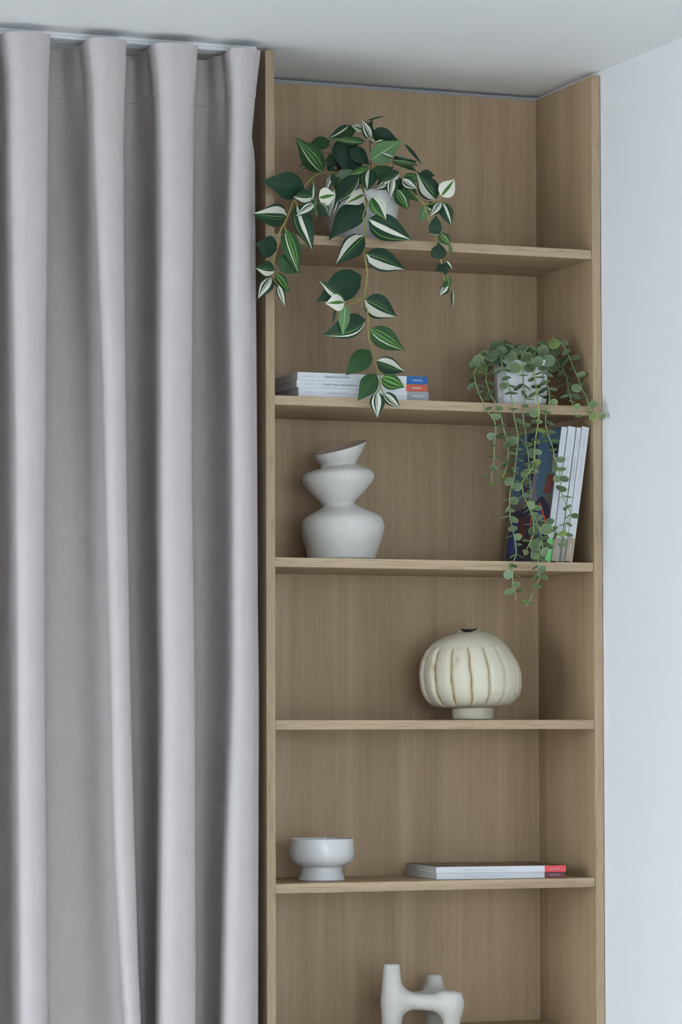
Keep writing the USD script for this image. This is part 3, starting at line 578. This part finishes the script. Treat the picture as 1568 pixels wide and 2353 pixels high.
LEAVES = [  # kind, base u v, tip u v, half width (px), depth at base, change of depth to the tip, flip
 # crown above the pot
 (LIME, 742, 394, 680, 315, 25, .050, -.02, 0), (FRESH, 758, 323, 706, 338, 16, .085, -.01, 0), (MID, 802, 289, 752, 321, 10, .085, -.01, 1), (STR, 716, 366, 690, 391, 10, .075, .0, 0),
 (FRESH, 770, 356, 746, 373, 8, .10, -.01, 0), (PLAIN, 790, 366, 745, 380, 10, .10, .0, 0), (PLAIN, 752, 381, 775, 399, 7, .10, -.01, 0), (FRESH, 818, 292, 772, 320, 13, .12, .0, 0),
 (LIME, 840, 326, 757, 319, 9, .075, -.01, 0), (CREAM, 836, 298, 808, 289, 9, .080, -.01, 0), (STR, 854, 318, 832, 273, 14, .060, -.015, 1), (PLAIN, 846, 300, 857, 273, 6, .09, .0, 0), (FRESH, 843, 277, 890, 266, 2, .10, .0, 0),
 (PLAIN, 856, 303, 917, 325, 19, .085, -.01, 0), (PALE, 853, 368, 924, 322, 24, .055, -.01, 0), (PLAIN, 788, 318, 794, 398, 26, .095, -.005, 0), (PLAIN, 806, 340, 851, 380, 18, .085, -.005, 0), (PLAIN, 820, 330, 772, 395, 22, .115, .0, 0), (PLAIN, 800, 360, 830, 410, 22, .105, .0, 0),
 (CREAM, 783, 330, 776, 362, 8, .13, .0, 0), (SIDE, 860, 328, 845, 319, 4, .055, .0, 0), (SIDE, 864, 328, 884, 321, 4, .055, .0, 1), (PLAIN, 868, 329, 899, 325, 6, .06, .0, 0), (STR, 905, 361, 872, 349, 5, .045, -.01, 0), (EDGE, 903, 359, 960, 372, 6, .060, -.01, 1),
 (LIME, 901, 370, 964, 379, 9, .055, -.01, 0), (PLAIN, 931, 331, 972, 380, 4, .065, .0, 0), (FRESH, 958, 369, 920, 386, 5, .05, .0, 0), (FRESH, 919, 371, 959, 394, 7, .07, .0, 0), (SILV, 822, 400, 770, 402, 13, .030, -.005, 0), (LIME, 850, 386, 802, 402, 10, .020, -.01, 0),
 (FRESH, 852, 404, 907, 384, 16, .045, -.005, 0), (PLAIN, 870, 410, 920, 398, 15, .06, .0, 0), (PLAIN, 796, 405, 842, 418, 15, .05, .0, 0),
 # over the rim
 (EDGE, 824, 403, 762, 472, 20, .008, -.012, 1), (MID, 849, 389, 844, 439, 20, .000, -.012, 0), (SIDE, 918, 397, 865, 426, 15, .010, -.01, 1), (STR, 890, 420, 863, 437, 10, .005, -.01, 0), (STR, 904, 410, 897, 457, 14, .000, -.01, 0), (STR, 924, 413, 960, 434, 15, .010, -.01, 0),
 (BOLD, 928, 405, 977, 416, 11, .020, -.01, 0), (SIDE, 1003, 457, 956, 393, 23, .000, .01, 1), (PLAIN, 965, 400, 1001, 404, 12, .015, .0, 0), (LIME, 912, 436, 941, 484, 17, .025, -.005, 0), (LIME, 925, 424, 964, 464, 15, .022, -.005, 0), (PLAIN, 905, 415, 950, 445, 16, .03, .0, 0),
 (CREAM, 1015, 451, 1046, 411, 19, -.022, -.005, 0), (MID, 1017, 465, 1039, 520, 15, -.022, -.01, 1), (STR, 1015, 465, 990, 498, 12, -.026, -.006, 0), (PALE, 986, 467, 963, 513, 11, -.012, .0, 0), (FRESH, 985, 465, 998, 478, 7, -.01, .0, 0), (SIDE, 982, 476, 1000, 482, 6, -.015, .0, 0),
 # right strand
 (PLAIN, 999, 541, 1003, 494, 15, -.024, .0, 0), (EDGE, 1012, 537, 984, 534, 5, -.027, .0, 1), (LIME, 1012, 536, 1036, 566, 12, -.022, -.004, 0), (LIME, 1034, 560, 1040, 590, 4, -.026, .0, 0), (PLAIN, 1008, 596, 1008, 556, 18, -.025, .0, 0), (SIDE, 1025, 600, 1041, 621, 5, -.024, .0, 1),
 (PLAIN, 1027, 610, 1000, 623, 11, -.026, .0, 0), (FRESH, 1025, 616, 1020, 636, 7, -.024, .0, 0), (LIME, 1025, 634, 1035, 662, 8, -.024, .0, 0), (FRESH, 1026, 645, 1020, 668, 6, -.026, .0, 0), (STR, 1030, 655, 1011, 680, 10, -.027, .0, 0), (SIDE, 1040, 666, 1041, 711, 4, -.026, .0, 1),
 # left strand
 (PLAIN, 700, 434, 604, 415, 30, -.012, -.03, 0), (SIDE, 718, 452, 674, 452, 17, -.026, -.01, 1), (STR, 722, 469, 681, 496, 13, -.034, -.008, 0), (CREAM, 733, 455, 773, 447, 20, -.022, .0, 0), (MID, 718, 462, 721, 418, 10, -.012, .0, 0), (LIME, 723, 455, 729, 503, 9, -.014, .0, 0), (EDGE, 731, 466, 758, 502, 12, -.020, .0, 1),
 (MID, 682, 471, 720, 578, 22, -.024, -.015, 0), (SIDE, 660, 495, 582, 492, 25, -.044, -.022, 0), (PLAIN, 637, 572, 588, 560, 24, -.050, -.012, 0), (LIME, 657, 527, 688, 631, 20, -.042, -.01, 1), (FRESH, 640, 593, 692, 628, 21, -.040, .004, 0), (SIDE, 632, 621, 587, 616, 18, -.054, -.008, 1),
 (BOLD, 631, 629, 666, 673, 15, -.046, .0, 0), (STR, 623, 639, 593, 686, 16, -.052, -.004, 0), (STR, 640, 655, 656, 705, 9, -.050, .0, 0),
 (STR, 761, 404, 750, 441, 9, .010, .0, 0), (STR, 768, 435, 757, 500, 10, .004, -.004, 0), (STR, 778, 440, 766, 500, 7, .008, -.004, 0), (PLAIN, 766, 399, 769, 432, 7, .004, .0, 0), (LIME, 778, 405, 782, 470, 10, .02, -.01, 0),
 # central strand
 (CREAM, 838, 445, 793, 469, 16, -.016, -.012, 0), (PLAIN, 835, 466, 757, 548, 29, -.006, -.018, 0), (LW, 855, 454, 888, 505, 18, -.018, -.014, 1), (MID, 848, 504, 948, 552, 29, -.022, -.012, 0), (SIDE, 836, 541, 773, 606, 24, -.036, -.008, 0), (SIDE, 842, 584, 933, 619, 25, -.040, -.004, 0),
 (PLAIN, 830, 633, 729, 692, 33, -.034, .006, 0), (SIDE, 792, 686, 734, 646, 15, -.050, -.004, 1), (CREAM, 792, 694, 749, 697, 19, -.056, -.004, 0), (PALE, 794, 702, 788, 771, 13, -.058, .0, 0), (PLAIN, 771, 713, 764, 743, 3, -.05, .0, 0), (SIDE, 839, 689, 914, 729, 27, -.042, -.004, 0),
 (EDGE, 840, 735, 742, 772, 26, -.040, -.004, 1), (LIME, 852, 757, 932, 807, 24, -.040, -.004, 1), (FRESH, 851, 806, 796, 862, 23, -.040, -.006, 0), (SIDE, 866, 830, 932, 855, 19, -.042, -.006, 1), (FRESH, 866, 860, 823, 921, 21, -.044, -.006, 0), (BOLD, 877, 868, 932, 891, 18, -.042, .0, 0),
 (STR, 867, 901, 868, 960, 17, -.046, -.006, 0), (STR, 882, 904, 922, 938, 13, -.044, -.002, 0),
]
lr = random.Random(5)
for k_, bu, bv, tu, tv, w_, Y0, dY, fl in LEAVES:
    put_leaf(vp, po, k_, px(bu, bv, Y0), px(tu, tv, Y0+dY), w_*PXM*1.02, lr.uniform(-0.28, 0.28), lr.uniform(0.03, 0.11), lr.uniform(0.10, 0.34), bool(fl))

# the eucalyptus-like trailing plant on the second shelf
EY = 0.092
eo = px(1197, 930, EY); eo[2] = SB[1]
ep = thing('hanging_plant', 'trailing plant with small round grey-green leaves in a faceted white pot', 'potted plant', eo)
def chamfered(r, c, z):
    q = [(r, -r+c), (r, r-c), (r-c, r), (-r+c, r), (-r, r-c), (-r, -r+c), (-r+c, -r), (r-c, -r)]
    a = -YAW+0.03; return np.array([(x*math.cos(a)-y*math.sin(a), x*math.sin(a)+y*math.cos(a), z) for x, y in q])
pp = [(0.040, .014, 0), (0.0445, .013, .002), (0.0465, .0118, .006), (0.0480, .011, .014), (0.0490, .011, .045), (0.0495, .011, .0905), (0.0490, .011, .0915), (0.0462, .011, .0915), (0.0455, .011, .090), (0.0445, .011, .070)]
v_, f_ = loft([chamfered(*x) for x in pp], True, True)
obj('pot', trimesh.Trimesh(v_, f_, process=False), 'white_pot', ep, smooth=24)
obj('soil', turn([(0, 0.071), (0.043, 0.071), (0.03, 0.078), (0, 0.080)], 24), 'soil', ep)
EV = [
 [(1165, 835, .075), (1150, 812, .062), (1125, 815, .052), (1100, 838, .042), (1090, 862, .030), (1094, 882, .018), (1105, 912, .002), (1118, 940, -.012), (1134, 962, -.018), (1139, 977, -.019), (1140, 997, -.019), (1136, 1025, -.019), (1137, 1045, -.019), (1134, 1075, -.020), (1130, 1095, -.020), (1132, 1118, -.020)],
 [(1168, 838, .080), (1152, 815, .066), (1130, 830, .055), (1118, 856, .042), (1119, 882, .026), (1128, 907, .006), (1143, 932, -.008), (1152, 957, -.014), (1158, 985, -.015), (1166, 1012, -.015), (1169, 1042, -.015), (1165, 1070, -.015), (1159, 1090, -.015), (1154, 1105, -.015)],
 [(1175, 838, .070), (1166, 806, .055), (1153, 825, .036), (1155, 845, .028), (1164, 867, .020), (1171, 890, .012), (1177, 922, .0), (1181, 955, -.012), (1187, 980, -.016), (1191, 1005, -.017), (1189, 1035, -.018), (1185, 1065, -.018), (1181, 1100, -.020), (1173, 1130, -.020), (1171, 1155, -.022), (1173, 1190, -.022), (1180, 1220, -.022), (1185, 1250, -.024), (1187, 1272, -.024), (1181, 1290, -.024), (1179, 1312, -.025), (1179, 1337, -.025), (1184, 1360, -.025), (1188, 1380, -.025)],
 [(1195, 838, .070), (1196, 805, .050), (1201, 825, .036), (1202, 845, .030), (1203, 872, .022), (1206, 905, .010), (1205, 930, -.006), (1203, 955, -.012), (1208, 985, -.014), (1209, 1012, -.015), (1214, 1045, -.016), (1217, 1075, -.016), (1219, 1110, -.017), (1221, 1142, -.018), (1224, 1175, -.019), (1236, 1192, -.022), (1250, 1197, -.024), (1263, 1201, -.026), (1277, 1222, -.027), (1292, 1236, -.027)],
 [(1212, 838, .075), (1216, 800, .055), (1222, 820, .036), (1226, 842, .028), (1230, 868, .020), (1233, 897, .010), (1238, 932, -.008), (1239, 957, -.018), (1235, 985, -.020), (1231, 1010, -.020), (1229, 1037, -.021), (1229, 1060, -.021), (1221, 1080, -.022), (1206, 1100, -.023), (1200, 1112, -.024), (1204, 1138, -.025), (1214, 1160, -.025), (1222, 1182, -.025), (1227, 1205, -.025), (1227, 1225, -.025), (1218, 1247, -.025), (1210, 1264, -.025), (1205, 1276, -.025)],
 [(1225, 838, .080), (1236, 806, .058), (1243, 826, .040), (1247, 850, .030), (1250, 872, .022), (1261, 893, .012), (1263, 922, -.006), (1257, 945, -.016), (1254, 972, -.022), (1261, 1000, -.023), (1270, 1027, -.024), (1275, 1052, -.024), (1282, 1072, -.025), (1288, 1095, -.025), (1289, 1122, -.025), (1298, 1152, -.025), (1309, 1172, -.025), (1313, 1184, -.025), (1302, 1204, -.026), (1298, 1228, -.026), (1294, 1246, -.026)],
 [(1222, 842, .105), (1240, 800, .095), (1262, 788, .085), (1276, 782, .075), (1290, 788, .066), (1300, 802, .058), (1309, 822, .050), (1317, 842, .040), (1325, 860, .030), (1333, 878, .020), (1338, 895, .010), (1347, 910, -.002), (1352, 925, -.010), (1352, 940, -.016), (1362, 951, -.020), (1376, 953, -.024), (1384, 948, -.026)],
 [(1228, 842, .115), (1248, 808, .11), (1266, 814, .10), (1282, 830, .090), (1295, 850, .072), (1304, 872, .050), (1306, 895, .028), (1311, 912, .010), (1317, 931, -.008), (1322, 948, -.014), (1326, 960, -.014)],
 [(1226, 1182, -.020), (1243, 1230, -.020), (1248, 1258, -.022), (1237, 1285, -.024), (1239, 1308, -.025), (1240, 1325, -.025), (1234, 1348, -.025), (1224, 1366, -.025), (1214, 1385, -.025), (1208, 1392, -.025)],
 [(1200, 842, .11), (1185, 800, .12), (1168, 792, .12), (1150, 800, .11), (1140, 815, .10), (1138, 838, .09)],
 [(1212, 842, .12), (1232, 806, .13), (1258, 806, .14), (1275, 825, .135), (1284, 852, .12), (1287, 878, .10)],
]
er = random.Random(21); ELEAVES = []
def touches(v, e=0.0008):
    x, y, z = v.T
    if (y > D-e).any() or ((x > W-e) & (y > -e)).any(): return True
    return any(((y > 0.002-e) & (z > q-T-e) & (z < q+e)).any() for q in SZ)
def round_leaf(p, d, n, r, cup, k=11):
    """an almost round cupped leaf whose stalk end is at p, lying along d, facing n"""
    s = np.cross(n, d); s /= np.linalg.norm(s); c = p+d*r*0.98
    ph = np.linspace(0, 2*np.pi, k, endpoint=False); v = [c-n*cup*r]; uv = [(0.0, 0.0)]
    for ring, q in ((0.62, 0.35), (1.0, 1.0)):
        for a in ph:
            x, y = math.cos(a), math.sin(a)*(0.94+0.05*math.cos(a))
            v.append(c+(d*x*1.02+s*y*0.95)*r*ring-n*cup*r*(1-q)); uv.append((ring, 0.5))
    f = [[0, 1+i, 1+(i+1) % k] for i in range(k)]
    for i in range(k):
        a, b = 1+i, 1+(i+1) % k; f += [[a, a+k, b+k], [a, b+k, b]]
    return trimesh.Trimesh(np.array(v), np.array(f), process=False), np.array(uv)
view = np.array([math.sin(YAW), math.cos(YAW), 0.0])
def clear(p, d, r):
    """whether a leaf keeps clear of the boards of the bookcase"""
    for q in (p, p+d*r, p+d*2*r):
        y, m = q[1], r*0.95
        if y > D-m*0.5: return False
        if y > -m*0.6 and q[0] > W-m*0.75: return False
        if y > -m*0.6 and any(z-T-m*0.7 < q[2] < z+m*0.7 for z in SZ): return False
        for b_ in (eo,):
            if np.hypot(q[0]-b_[0], q[1]-b_[1]) < 0.050+0.003 and q[2] < b_[2]+0.094: return False
    return True
STEMS = []
for vi, P in enumerate(EV):
    path = vine(P, 10*len(P)); seg = np.linalg.norm(np.diff(path, axis=0), axis=1); s = np.concatenate([[0], np.cumsum(seg)]); Lv = s[-1]
    young = vi in (4,)
    stem = obj('vine', at_origin(tube(path, 0.0016, 6, 0.0009), eo), 'eucalyptus_stem_young' if young else 'eucalyptus_stem', ep); STEMS.append(stem)
    at, k = 0.030, er.randint(0, 1)
    while at < Lv:
        t_ = at/Lv; p = np.array([np.interp(at, s, path[:, c]) for c in range(3)]); q = np.array([np.interp(min(at+0.003, Lv), s, path[:, c]) for c in range(3)])
        tg = (q-p)/max(np.linalg.norm(q-p), 1e-6) if at+0.001 < Lv else np.array([0, 0, -1.0])
        az = (0.25 if k % 2 else 1.35)+er.uniform(-0.45, 0.45); k += 1
        big = 0.0122 if at < 0.085 else 0.0104-0.0016*t_
        for sg in (1, -1):
            lat = RGT*math.cos(az)*sg-view*math.sin(az)*sg
            d = lat*1.0+tg*er.uniform(0.05, 0.75)+np.array([er.uniform(-.2, .2), er.uniform(-.2, .2), er.uniform(-.25, .2)]); d /= np.linalg.norm(d)
            up = -tg*er.uniform(0.5, 1.0)-view*er.uniform(-0.1, 0.75)+np.array([0, 0, 0.1]); n = up-d*(up@d)
            if er.random() < (0.72 if at < 0.09 else 0.13): n = -view+np.array([er.uniform(-.3, .3), 0, er.uniform(0, .5)]); n -= d*(n@d)
            n /= np.linalg.norm(n)
            r = big*er.uniform(0.80, 1.18)
            m_ = 'eucalyptus_young' if (er.random() < 0.035 or (young and 0.2 < t_ < 0.7 and er.random() < 0.2) or (at > Lv-0.012 and er.random() < 0.6)) else er.choice(['eucalyptus_grey', 'eucalyptus_grey', 'eucalyptus_blue'])
            if clear(p, d, r): ELEAVES.append((vi, p+d*0.0012, d, n, r, m_, er.uniform(0.05, 0.28)))
        at += (0.0145 if at < 0.08 else 0.0186)*er.uniform(0.85, 1.15)
order = sorted(range(len(ELEAVES)), key=lambda i: -ELEAVES[i][4]*(1.0 if ELEAVES[i][0] < 9 else 0.6))
own, rest = set(order[:294]), []
for i, (vi, p, d, n, r, m_, cup) in enumerate(ELEAVES):
    m, uv = round_leaf(p, d, n, r, cup)
    if touches(m.vertices): continue
    m.vertices = m.vertices-eo
    if i in own: obj('leaf', m, m_, STEMS[vi], smooth=True, uv=uv)
    else: rest.append((m, uv))
if rest:
    q = obj('small_leaves', cat([a for a, _ in rest]), 'eucalyptus_grey', ep, smooth=True, uv=np.vstack([b for _, b in rest])); q.SetCustomDataByKey('kind', 'stuff')
